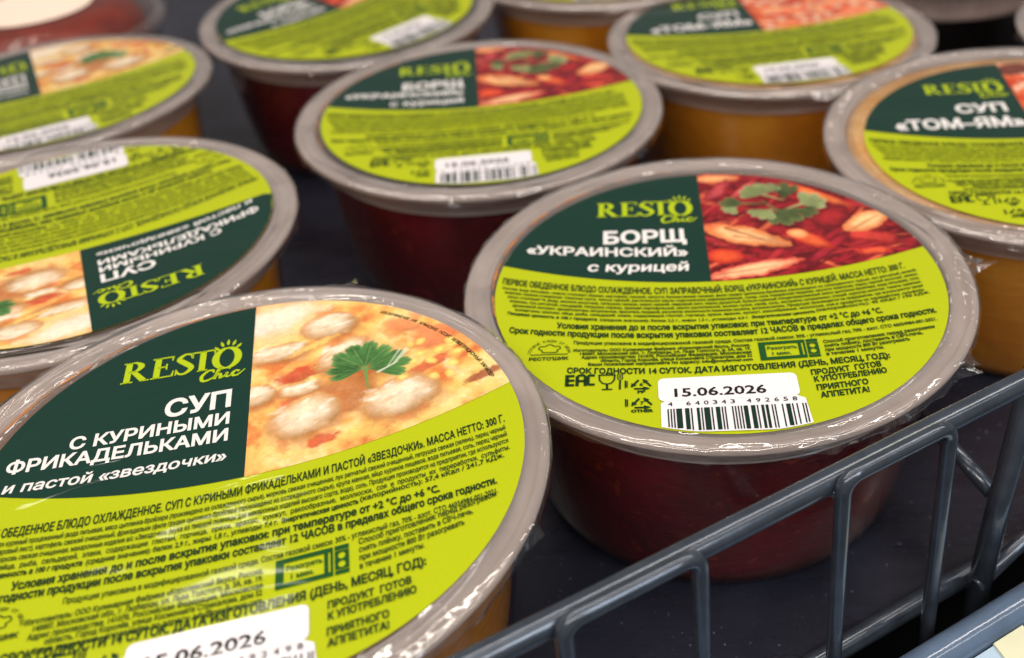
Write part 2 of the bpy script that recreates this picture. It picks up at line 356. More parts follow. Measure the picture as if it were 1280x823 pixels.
def paint_borscht(x, y):
    P = Paint(x, y); R = random.Random(9)
    P.base([V(70, 6, 14), V(122, 14, 26), V(160, 30, 38), V(100, 10, 20), V(180, 50, 50)], 9, 31)
    for k in range(190):
        g = R.random(); c = V(158, 24, 38) if g < .4 else V(184, 44, 50) if g < .62 else V(96, 8, 18) if g < .92 else V(222, 100, 66)
        P.blob(R.uniform(-.05, .9), R.uniform(-.05, .92), R.uniform(.05, .15), R.uniform(.006, .016), R.choice([.8, .6, -.5, -.3, .2, 1.0])+R.uniform(-.2, .2), c*1.05, c*.6, .2, .15, k, .2, .9, 2.5, .4)
    Cc, Ce = V(250, 192, 132), V(222, 118, 66)
    P.blob(.06, .83, .11, .035, 0, V(248, 176, 116), V(224, 110, 70), .1, .1, 1)
    P.blob(.06, .72, .035, .11, -.6, V(190, 70, 74), V(140, 26, 38), .4, .3, 2, .3)
    P.blob(.17, .72, .12, .018, .9, V(216, 92, 90), V(150, 30, 40), .1, .15, 3)
    P.blob(.50, .645, .17, .028, -.72, V(236, 120, 62), V(200, 60, 40), .1, .12, 4, .2, 1, 3)
    P.blob(.05, .185, .075, .055, -.1, V(232, 86, 44), V(196, 48, 34), .15, .1, 5)
    P.blob(.52, .46, .11, .07, .9, V(168, 34, 40), V(110, 14, 24), .2, .1, 6, .25)
    P.blob(.66, .30, .13, .045, -.35, V(206, 60, 50), V(146, 24, 30), .3, .12, 7, .25, 1, 3)
    P.blob(.65, .185, .075, .028, .02, V(230, 90, 56), V(170, 36, 32), .3, .12, 8, .2, 1, 3)
    P.blob(.47, .215, .16, .028, .85, V(172, 34, 50), V(104, 8, 24), .08, .1, 9, .2, 1, 3)
    P.blob(.41, .285, .11, .045, -.72, V(226, 96, 52), V(190, 40, 34), .25, .08, 10, .25, 1, 1.7)
    P.blob(.365, .335, .045, .035, -.5, V(250, 178, 116), V(240, 130, 76), .1, .15, 11)
    P.blob(.16, .32, .20, .075, -.42, V(120, 30, 28), V(90, 12, 20), .2, .15, 12, .14, .8)
    P.blob(.145, .335, .20, .072, -.42, Cc, Ce, .24, .05, 12, .22, 1, 1.5, .25, 30)
    P.line((.07, .40), (.22, .30), .012, V(150, 76, 44), .8); P.line((.10, .335), (.25, .285), .010, V(176, 96, 54), .7)
    P.blob(.165, .085, .225, .050, .28, V(250, 196, 146), V(214, 84, 64), .22, .05, 13, .22, 1, 1.5, .25, 30)
    P.line((.0, .05), (.25, .10), .010, V(196, 110, 76), .6)
    P.blob(.665, .415, .125, .066, .62, V(248, 200, 140), V(226, 130, 76), .20, .05, 14, .2, 1, 1.7, .25, 30)
    P.line((.60, .36), (.72, .46), .012, V(190, 110, 66), .7)
    g0, g1, g2, g3 = V(46, 58, 30), V(96, 112, 62), V(150, 160, 104), V(206, 214, 164)
    P.leaf(.345, .63, .13, 1.4, 3, .7, g0, V(88, 96, 56), V(120, 130, 80), 0, 1.1, 4)
    P.leaf(.165, .60, .115, 3.0, 3, 1.0, g0, g1, g2, .08, .7, 5); P.leaf(.13, .57, .08, -2.4, 3, .9, g1, g2, g3, 0, .8, 15)
    P.leaf(.26, .67, .125, 2.5, 4, 1.0, g1, g2, g3, .1, .9, 6); P.leaf(.27, .68, .10, 1.2, 3, .8, V(70, 86, 44), g2, g3, 0, .9, 16)
    P.leaf(.41, .575, .12, .5, 4, 1.1, g1, V(170, 178, 118), V(230, 234, 190), .1, 1, 7)
    P.leaf(.30, .535, .14, -1.0, 4, 1.1, g0, g1, g2, .1, 1, 8); P.leaf(.28, .54, .12, -2.3, 4, .9, g1, g2, g3, 0, .8, 18); P.leaf(.39, .53, .10, -.4, 3, .9, g0, g1, g2, 0, .9, 19)
    return P.c*(1+.16*(vnoise(x, y, 150, 3)-.5)+.14*(vnoise(x, y, 60, 8)-.5))[..., None]
def paint_tomyam(x, y):
    P = Paint(x, y); R = random.Random(21)
    P.base([V(198, 60, 30), V(236, 120, 70), V(248, 176, 130), V(240, 96, 50), V(250, 200, 150)], 3.5, 71)
    for k in range(12):
        cx, cy, r, a0 = R.uniform(.02, .8), R.uniform(.02, .8), R.uniform(.08, .15), R.uniform(0, 6.28)
        for j in range(9):
            t = a0+j*.42; c = V(250, 200, 166) if j % 2 else V(228, 92, 54)
            P.blob(cx+math.cos(t)*r, cy+math.sin(t)*r*.8, .055, .036, t+1.57, c, c*.72, .2, .2, k*9+j, .12, .95)
    P.blob(.05, .80, .10, .08, .2, V(120, 60, 50), V(90, 40, 36), .3, .2, 5)
    P.blob(.30, .45, .12, .035, .5, V(206, 40, 26), V(150, 20, 16), .2, .1, 6); P.blob(.14, .22, .10, .03, -.3, V(214, 50, 30), V(150, 20, 16), .2, .1, 7)
    return P.c*(1+.16*(vnoise(x, y, 150, 3)-.5)+.14*(vnoise(x, y, 60, 8)-.5))[..., None]

# ------------------------------------------------------------------ label artwork (flat print)
LR = .875                                        # label radius
CAP = None
GLYPH, ADV = {}, {}
def outline(body, bold=0.0, res=2):
    cu = bpy.data.curves.new('tmp', 'FONT'); cu.body = body; cu.size = 1; cu.resolution_u = res; cu.fill_mode = 'NONE'
    ob = bpy.data.objects.new('tmp', cu); me = bpy.data.meshes.new_from_object(ob)
    v = [tuple(p.co[:2]) for p in me.vertices]; e = [tuple(q.vertices) for q in me.edges]
    bpy.data.objects.remove(ob); bpy.data.curves.remove(cu); bpy.data.meshes.remove(me); return v, e
def glyph(ch, bold, res):
    """one character filled by the non-zero winding rule (its outlines may overlap)"""
    key = (ch, round(bold, 4), res)
    if key in GLYPH: return GLYPH[key]
    v, e = outline(ch, bold, res)
    if not v: GLYPH[key] = (np.zeros((0, 2)), []); return GLYPH[key]
    if bold > 0:           # heavier weight: push every outline outwards along its own normal
        nxt = {i: j for i, j in e}; prv = {j: i for i, j in e}; P0 = np.array(v)
        seen, loops = set(), []
        for st in range(len(v)):
            if st in seen or st not in nxt: continue
            L = [st]; seen.add(st); c_ = nxt[st]
            while c_ != st and c_ in nxt and c_ not in seen: L.append(c_); seen.add(c_); c_ = nxt[c_]
            loops.append(L)
        ar = [sum(P0[L[i]][0]*P0[L[(i+1) % len(L)]][1]-P0[L[(i+1) % len(L)]][0]*P0[L[i]][1] for i in range(len(L))) for L in loops]
        sg = 1 if ar[int(np.argmax(np.abs(ar)))] > 0 else -1; Q = P0.copy()
        for L in loops:
            n_ = len(L)
            for i in range(n_):
                a_, b_, c_ = P0[L[i-1]], P0[L[i]], P0[L[(i+1) % n_]]; d1, d2 = b_-a_, c_-b_; l1, l2 = np.hypot(*d1), np.hypot(*d2)
                if l1 < 1e-6 or l2 < 1e-6: continue
                n1, n2 = np.array([d1[1], -d1[0]])/l1*sg, np.array([d2[1], -d2[0]])/l2*sg; m = (n1+n2)/max(1+float(n1@n2), .35); Q[L[i]] = b_+m*bold
        v = [tuple(p) for p in Q]
    r = delaunay_2d_cdt([Vector(p) for p in v], e, [], 0, 1e-6); V2 = np.array([tuple(p) for p in r[0]]); F2 = [tuple(f) for f in r[2]]
    A = np.array([v[i] for i, j in e]); Bq = np.array([v[j] for i, j in e]); out = []
    for f in F2:
        c = V2[list(f)].mean(0); up = (A[:, 1] <= c[1]) & (Bq[:, 1] > c[1]); dn = (A[:, 1] > c[1]) & (Bq[:, 1] <= c[1])
        side = (Bq[:, 0]-A[:, 0])*(c[1]-A[:, 1])-(c[0]-A[:, 0])*(Bq[:, 1]-A[:, 1])
        if int((up & (side > 0)).sum())-int((dn & (side < 0)).sum()) != 0: out.append(f)
    GLYPH[key] = (V2, out); return GLYPH[key]
def advance(ch):
    if ch not in ADV:
        h, _ = outline('Н'); h = min(p[0] for p in h)
        v, _ = outline(ch+'Н', 0, 1); w2, _ = outline('Н', 0, 1); n = len(w2); ADV[ch] = min(p[0] for p in v[-n:])-h
    return ADV[ch]
def text_geo(body, bold=0.0, res=2):
    V_, F_, x = [], [], 0.0; n = 0
    for ch in body:
        if ch != ' ':
            v, f = glyph(ch, bold, res); V_.append(v+[x, 0]); F_ += [tuple(i+n for i in q) for q in f]; n += len(v)
        x += advance(ch)
    return (np.concatenate(V_) if V_ else np.zeros((0, 2))), F_
CAPH = None
class Sheet:
    """collects flat print of one ink in label coordinates"""
    def __init__(s, k=0.0, tilt=0.0): s.v, s.f, s.k, s.t, s.extra = [], [], k, tilt, 0.0
    def bend(s, v, k=None, t=None):
        k = s.k if k is None else k; t = s.t if t is None else t; v = v.copy(); v[:, 1] += k*v[:, 0]**2+t*v[:, 0]; return v
    def add(s, v, f, dz=0.0):
        n = len(s.v); s.v += [(p[0], p[1], dz) for p in v]; s.f += [tuple(i+n for i in q) for q in f]
    def text(s, body, x0, x1, y, h, bold=.0, shear=0, res=2, k=None, t=None, align=None, rot=0):
        global CAPH
        bold = bold+s.extra
        if CAPH is None: r, _ = text_geo('Н'); CAPH = r[:, 1].max()
        v, f = text_geo(body, bold, res)
        if not len(v): return
        sy = h/CAPH; lo, hi = v[:, 0].min(), v[:, 0].max()
        sx = (x1-x0)/(hi-lo)
        v = np.stack([(v[:, 0]-lo)*sx+x0+shear*v[:, 1]*sy, v[:, 1]*sy+y], 1)
        s.add(s.bend(v, k, t), f)
    def poly(s, pts, k=0, t=0):
        v = s.bend(np.array(pts, float), k, t); s.add(v, [tuple(range(len(pts)))])
    def stroke(s, pts, w, closed=False, k=0, t=0, ox=0, oy=0, sc=1, sx=1, shear=0):
        """polyline of (x, y[, width]) drawn as a ribbon"""
        P = [(ox+(p[0]+shear*p[1])*sc*sx, oy+p[1]*sc, (p[2] if len(p) > 2 else w)*sc) for p in pts]; n = len(P); L = []
        for i in range(n):
            a = P[(i-1) % n] if (closed or i > 0) else P[i]; b = P[(i+1) % n] if (closed or i < n-1) else P[i]
            dx, dy = b[0]-a[0], b[1]-a[1]; l = math.hypot(dx, dy) or 1; h = P[i][2]/2
            L += [(P[i][0]-dy/l*h, P[i][1]+dx/l*h), (P[i][0]+dy/l*h, P[i][1]-dx/l*h)]
        f = [(2*i, 2*i+1, 2*i+3, 2*i+2) for i in range(n-1)]
        if closed: f.append((2*n-2, 2*n-1, 1, 0))
        s.add(s.bend(np.array(L), k, t), f)
    def mesh(s, name, z, mat):
        # drop stray points outside the label edge
        ok = [math.hypot(p[0], p[1]) < LR-.003 for p in s.v]; f = [q for q in s.f if all(ok[i] for i in q)]
        me = bpy.data.meshes.new(name); me.from_pydata([(p[0], p[1], z+p[2]) for p in s.v], [], f)
        me.update(); me.materials.append(mat)
        bm = bmesh.new(); bm.from_mesh(me)
        for fc in bm.faces:
            if fc.normal.z < 0: fc.normal_flip()
        loose = [v for v in bm.verts if not v.link_faces]
        for v in loose: bm.verts.remove(v)
        bm.to_mesh(me); bm.free(); return me
def curve(pts, n=6):
    """Catmull-Rom through (x, y, w)"""
    P = [np.array(p, float) for p in pts]; P = [2*P[0]-P[1]]+P+[2*P[-1]-P[-2]]; o = []
    for i in range(1, len(P)-2):
        for j in range(n):
            t = j/n; o.append(tuple(.5*((2*P[i])+(P[i+1]-P[i-1])*t+(2*P[i-1]-5*P[i]+4*P[i+1]-P[i+2])*t*t+(3*P[i]-P[i-1]-3*P[i+1]+P[i+2])*t**3)))
    o.append(tuple(P[-2])); return o
def logo(sh, x, y, h, W, k=0, t=0):
    """RESTO Chic in drawn serif and script letters, x..x+W at cap height h"""
    sx = W/(h*4.35)
    def S_(pts, w=.05, ox=0, closed=False): sh.stroke(pts, w, closed, k=k, t=t, ox=x+ox*h*sx, oy=y, sc=h, sx=sx)
    st, th = .19, .055
    # R
    S_([(.2, 0), (.2, 1)], st); S_([(0, .025), (.42, .025)], th); S_([(0, .975), (.3, .975)], th)
    S_(curve([(.2, .97, .06), (.45, .96, .08), (.63, .76, .2), (.48, .55, .1), (.2, .52, .06)]))
    S_([(.38, .53, .15), (.78, .04, .19)]); S_([(.66, .025), (.98, .025)], th)
    # E
    o = 1.02
    S_([(.2, 0), (.2, 1)], st, o); S_([(0, .025), (.75, .025)], .06, o); S_([(0, .975), (.72, .975)], .06, o); S_([(.2, .52), (.52, .52)], .06, o)
    S_([(.52, .38, .05), (.52, .66, .05)], .05, o); S_([(.71, 1, .07), (.70, .78, .03)], .05, o); S_([(.74, 0, .08), (.78, .27, .03)], .05, o)
    # S
    o = 1.86
    S_(curve([(.56, .80, .06), (.48, .95, .08), (.28, .97, .10), (.10, .76, .17), (.32, .54, .20), (.56, .27, .17), (.36, .03, .10), (.14, .05, .08), (.03, .24, .05)]), .1, o)
    S_([(.57, 1, .04), (.57, .72, .05)], .05, o); S_([(.03, 0, .04), (.03, .28, .05)], .05, o)
    # T
    o = 2.40
    S_([(.40, 0), (.40, 1)], st, o); S_([(0, .97), (.82, .97)], .07, o); S_([(.24, .025), (.60, .025)], th, o); S_([(.02, 1, .06), (0, .74, .03)], .05, o); S_([(.80, 1, .06), (.82, .76, .03)], .05, o)
    # O with little rays, larger and dropped
    o = 3.66; n = 28
    S_([(.40*math.cos(a), .46+.50*math.sin(a), .07+.15*abs(math.cos(a))) for a in [2*math.pi*i/n for i in range(n)]], .1, o, True)
    for q in (-2, -1, 0, 1, 2):
        a = math.pi/2-q*.42
        S_([(.36*math.cos(a)*1.15, .50+.62*math.sin(a), .05), (.46*math.cos(a)*1.15, .50+.75*math.sin(a), .10), (.56*math.cos(a)*1.15, .52+.88*math.sin(a), .02)], .06, o)
    # Chic script
    o = 2.62; q = lambda pts: S_(curve(pts), .07, o)
    q([(.62, -.18, .05), (.60, -.06, .08), (.42, -.06, .08), (.22, -.28, .11), (.26, -.50, .10), (.46, -.50, .08), (.66, -.38, .05)])
    q([(.60, -.42, .04), (.84, -.10, .05), (.86, .02, .07), (.78, -.10, .10), (.66, -.50, .10)])
    q([(.68, -.42, .05), (.84, -.28, .08), (.88, -.36, .09), (.86, -.48, .08), (1.0, -.42, .05), (1.10, -.28, .09), (1.06, -.44, .09), (1.16, -.47, .06), (1.28, -.38, .04)])
    q([(1.52, -.30, .09), (1.42, -.24, .07), (1.28, -.36, .10), (1.34, -.48, .09), (1.50, -.45, .06), (1.72, -.24, .03)])
    S_([(1.14, -.10, .09), (1.19, -.06, .09)], .09, o)
EAN_L = ['0001101', '0011001', '0010011', '0111101', '0100011', '0110001', '0101111', '0111011', '0110111', '0001011']
EAN_P = {4: 'LGLLGG'}
def ean(code):
    L = lambda d: EAN_L[d]; Rr = lambda d: ''.join('1' if c == '0' else '0' for c in EAN_L[d]); Gg = lambda d: Rr(d)[::-1]
    s = '101'
    for d, p in zip(code[1:7], EAN_P[4]): s += L(int(d)) if p == 'L' else Gg(int(d))
    s += '01010'
    for d in code[7:]: s += Rr(int(d))
    return s+'101'
def symbols(g, dx=0, dy=0, k=0, t=0):
    B = lambda pts, w=.008, closed=False: g.stroke([(p[0]+dx, p[1]+dy, *p[2:]) for p in pts], w, closed, k=k, t=t)
    # EAC mark
    y0, y1 = -.607, -.545; w = .012
    B([(-.573, y0), (-.573, y1)], .013)
    for yy in (y0+.006, -.576, y1-.006): B([(-.573, yy), (-.547, yy)], w)
    B([(-.537, y0), (-.537, -.556), (-.530, y1-.004), (-.515, y1-.004), (-.508, -.556), (-.508, y0)], w); B([(-.537, -.580), (-.508, -.580)], w)
    B([(-.475, y1-.006), (-.496, y1-.006), (-.499, -.56), (-.499, -.592), (-.496, y0+.006), (-.475, y0+.006)], w)
    # glass and fork
    B([(-.462, -.551), (-.402, -.553)], .006); B([(-.460, -.551), (-.458, -.580), (-.447, -.597), (-.432, -.601), (-.417, -.597), (-.407, -.580), (-.404, -.553)], .006)
    B([(-.432, -.601), (-.432, -.628)], .008); B([(-.450, -.630), (-.414, -.630)], .006)
    for q in (-.394, -.386, -.378): B([(q, -.549), (q, -.575)], .004)
    B([(-.394, -.575), (-.386, -.586), (-.378, -.575)], .004); B([(-.386, -.586), (-.388, -.632)], .007)
    # recycling triangles
    for (cx, cy, n, word) in ((-.313, -.606, '6', 'PP'), (-.313, -.705, '7', 'OTHER')):
        T = [(cx, cy+.033), (cx-.042, cy-.026), (cx+.042, cy-.026)]
        for q in range(3):
            p, r_ = T[q], T[(q+1) % 3]; L_ = lambda f_: (p[0]+(r_[0]-p[0])*f_, p[1]+(r_[1]-p[1])*f_)
            B([L_(.20), L_(.60)], .008); B([(*L_(.58), .022), (*L_(.86), .001)], .02)
        g.text(n, cx-.006+dx, cx+.007+dx, cy-.011+dy, .017, .01, k=k, t=t); ww = .014 if word == 'PP' else .038
        g.text(word, cx-ww+dx, cx+ww+dx, cy-.050+dy, .014, .035, k=k, t=t)
        B([(cx-.055, cy-.02), (cx-.055, cy+.02)], .005); B([(cx-.049, cy-.018), (cx-.049, cy+.018)], .004)
    # chef's hat in an arch of small words
    cx, cy = -.643, -.423
    g.text("РЕСТО'ШИК", cx-.072+dx, cx+.072+dx, cy-.033+dy, .018, .02, k=k, t=t); B([(cx-.068, cy), (cx+.068, cy)], .004)
    B(curve([(cx-.026, cy+.012), (cx-.028, cy+.025), (cx-.040, cy+.034), (cx-.034, cy+.048), (cx-.018, cy+.048), (cx, cy+.060), (cx+.018, cy+.048), (cx+.034, cy+.048), (cx+.040, cy+.034), (cx+.028, cy+.025), (cx+.026, cy+.012), (cx-.026, cy+.012)], 4), .004)
    word = 'ГОТОВЫЕ БЛЮДА ОТ ШЕФА'
    for i, ch in enumerate(word):
        if ch == ' ': continue
        a = math.radians(172-i*(164/(len(word)-1))); v, f = text_geo(ch, .01, 1)
        v = v*.016; v[:, 0] -= v[:, 0].mean(); rr = a-math.pi/2
        v = np.stack([v[:, 0]*math.cos(rr)-v[:, 1]*math.sin(rr), v[:, 0]*math.sin(rr)+v[:, 1]*math.cos(rr)], 1)
        v += [cx+dx+.068*math.cos(a), cy+dy+.068*math.sin(a)*1.1]; g.add(g.bend(v, k, t), f)
def oven(g, x0, y0, x1, y1, k, t):
    """microwave icon with its words; x0,y0 lower left corner"""
    w, h = x1-x0, y1-y0; sp = x0+.80*w; P = lambda pts: g.poly(pts, k, t)
    fr = .11*w
    P([(x0, y0), (sp-.004, y0), (sp-.004, y0+.16*h), (x0, y0+.16*h)]); P([(x0, y1-.16*h), (sp-.004, y1-.16*h), (sp-.004, y1), (x0, y1)])
    P([(x0, y0+.16*h), (x0+fr, y0+.16*h), (x0+fr, y1-.16*h), (x0, y1-.16*h)])
    P([(x0+.66*w, y0+.16*h), (x0+.715*w, y0+.16*h), (x0+.715*w, y1-.16*h), (x0+.66*w, y1-.16*h)]); P([(x0+.745*w, y0+.16*h), (sp-.004, y0+.16*h), (sp-.004, y1-.16*h), (x0+.745*w, y1-.16*h)])
    ex = x1; P([(sp+.001, y1-.16*h), (ex, y1-.16*h), (ex, y1), (sp+.001, y1)]); P([(sp+.001, y0), (ex, y0), (ex, y0+.14*h), (sp+.001, y0+.14*h)])
    # panel with two knobs left open
    cx = (sp+ex)/2; ya, yb = y0+.17*h, y1-.19*h; n = 14
    loops = [[(sp+.001, ya), (ex, ya), (ex, yb), (sp+.001, yb)]]+[[(cx+.26*(ex-sp)*math.cos(2*math.pi*i/n), c0+.115*h*math.sin(2*math.pi*i/n)) for i in range(n)] for c0 in (y0+.345*h, y0+.64*h)]
    vv, ee = [], []
    for L in loops: n0 = len(vv); vv += L; ee += [(n0+i, n0+(i+1) % len(L)) for i in range(len(L))]
    r_ = delaunay_2d_cdt([Vector(p) for p in vv], ee, [], 0, 1e-7); V2 = np.array([tuple(p) for p in r_[0]])
    keep = []
    for f in r_[2]:
        c_ = V2[list(f)].mean(0)
        if all(((c_[0]-cx)/(.26*(ex-sp)))**2+((c_[1]-c0)/(.115*h))**2 > .98 for c0 in (y0+.345*h, y0+.64*h)): keep.append(tuple(f))
    g.add(g.bend(V2, k, t), keep)
    g.text('Разогреть', x0+fr+.03*w, x0+.635*w, y0+.56*h, .14*h+.004, .026, k=k, t=t); g.text('1 мин.', x0+fr+.10*w, x0+.52*w, y0+.25*h, .15*h+.004, .026, k=k, t=t)

MEAT_ROWS = ['Состав: бульон куриный процеженный (вода питьевая, мясо цыпленка-бройлера (произведено из охлажденного сырья), морковь свежая очищенная, лук репчатый свежий очищенный, петрушка свежая (зелень), перец черный',
 'молотый, лавровый лист), картофель свежий очищенный, фрикадельки (филе грудки цыпленка-бройлера (произведено из охлажденного сырья), крупа манная, яйцо куриное пищевое, вода питьевая, соль, перец черный',
 'молотый), морковь свежая очищенная, макаронные изделия в/с «Звездочки» (мука из твердой пшеницы для макаронных изделий высшего сорта, вода), соль. Продукция производится на предприятии, где используются',
 'молоко,  яйца,  рыба,  сельдерей,  злаки,  содержащие  глютен,  горчица,  орехи,  арахис,  кунжут,  ракообразные,  моллюски,  соя  и  продукты  их  переработки,  сульфиты.']
BOR_ROWS = ['Состав: вода питьевая, свекла столовая свежая, картофель свежий, капуста белокочанная свежая, филе грудки цыпленка-бройлера (произведено из охлажденного сырья), лук репчатый свежий,',
 'морковь свежая очищенная, томатная паста, чеснок свежий, растительное масло подсолнечное рафинированное, сахар, соль поваренная пищевая, кислота лимонная, перец черный молотый, зелень,',
 'уксус столовый 9% (вода, кислота уксусная), петрушка свежая, укроп свежий, лавровый лист, перец душистый, бульон куриный концентрированный (мясо цыпленка-бройлера, вода питьевая), соль,',
 'морковь, лук репчатый, сельдерей, петрушка корень), крахмал картофельный, масло растительное, молоко сухое, сахар, соль, экстракты натуральных специй, куркума молотая, томаты сушеные,',
 'дрожжевой экстракт, ароматизаторы натуральные, краситель пищевой, регулятор кислотности лимонная кислота, антиокислитель. Продукция производится на предприятии, где используются также',
 'аллергены: молоко, яйца, рыба, сельдерей, злаки, содержащие глютен, горчица, орехи, арахис, кунжут, ракообразные, моллюски, соя и продукты их переработки, сульфиты.']
TOM_ROWS = ['Состав: вода питьевая, креветки очищенные мороженые, молоко кокосовое, грибы шампиньоны свежие, томаты свежие, лук репчатый свежий, паста острая (чеснок, перец чили, лемонграсс),',
 'имбирь, соль, сахар, сок лайма, масло растительное подсолнечное, соус рыбный, лимонная трава, листья лайма, перец красный, крахмал картофельный, регулятор кислотности лимонная кислота,',
 'кинза свежая. Продукция производится на предприятии, где используются также молоко, яйца, рыба, сельдерей, злаки, содержащие глютен, горчица, орехи, арахис, кунжут, ракообразные,'] + BOR_ROWS[3:5]
MAKER = ['Изготовитель: ООО Кулинарная Фабрика «Королевский Вкус», Россия,', '140007, Московская обл., г. Люберцы, ул. Льва Толстого, д. 3А, кв. 19.',
 'Адрес производства: 141070, Российская Федерация, Московская', 'область, Город Королёв, улица Космонавта Стрекалова, дом 52', 'Ваши пожелания направляйте по адресу: info@svoyfermer.com']
COOK = ['Способ приготовления: перед разогревом', 'снять плёнку, поставить в СВЧ-печь,', 'при мощности 800 Вт разогревать', 'в течение 1 минуты.']
GAS = 'Продукция упакована в модифицированной газовой среде. Состав газовой смеси: 30% - углекислый газ, 70% - азот. СТО 46034984-001-2021.'
USL = 'Условия хранения до и после вскрытия упаковки: при температуре от +2 °C до +6 °C.'
SROK = 'Срок годности продукции после вскрытия упаковки составляет 12 ЧАСОВ в пределах общего срока годности.'

def region(bound, x0, x1, nx_, ny_, R=LR):
    xs = np.linspace(x0, x1, nx_+1); v = np.linspace(0, 1, ny_+1); X = np.repeat(xs[:, None], ny_+1, 1)
    lo = bound(xs); hi = np.sqrt(np.maximum(R*R-xs*xs, 0)); hi = np.maximum(hi, lo+1e-4)
    Y = lo[:, None]+(hi-lo)[:, None]*v[None]; f = []
    for i in range(nx_):
        for j in range(ny_): a = i*(ny_+1)+j; f.append((a, a+ny_+1, a+ny_+2, a+1))
    return X, Y, f
def grid_mesh(name, X, Y, f, z, mat, col=None):
    v = np.stack([X.ravel(), Y.ravel(), np.full(X.size, z)], 1)
    me = bpy.data.meshes.new(name); me.from_pydata(v.tolist(), [], f); me.update(); me.materials.append(mat)
    if col is not None:
        at = me.color_attributes.new('Col', 'FLOAT_COLOR', 'POINT'); c = np.ones((X.size, 4), np.float32); c[:, :3] = np.clip(col.reshape(-1, 3), 0, .95); at.data.foreach_set('color', c.ravel())
    return me
def disc_mesh(name, r, z, mat, seg=96, rings=6):
    vs = [(0, 0, z)]; fs = []
    for j in range(1, rings+1):
        for k in range(seg): a = 2*math.pi*k/seg; vs.append((r*j/rings*math.cos(a), r*j/rings*math.sin(a), z))
    for k in range(seg):
        k2 = (k+1) % seg; fs.append((0, 1+k, 1+k2))
        for j in range(rings-1): a = 1+j*seg; fs.append((a+k, a+seg+k, a+seg+k2, a+k2))
    me = bpy.data.meshes.new(name); me.from_pydata(vs, [], fs); me.update(); me.materials.append(mat); return me

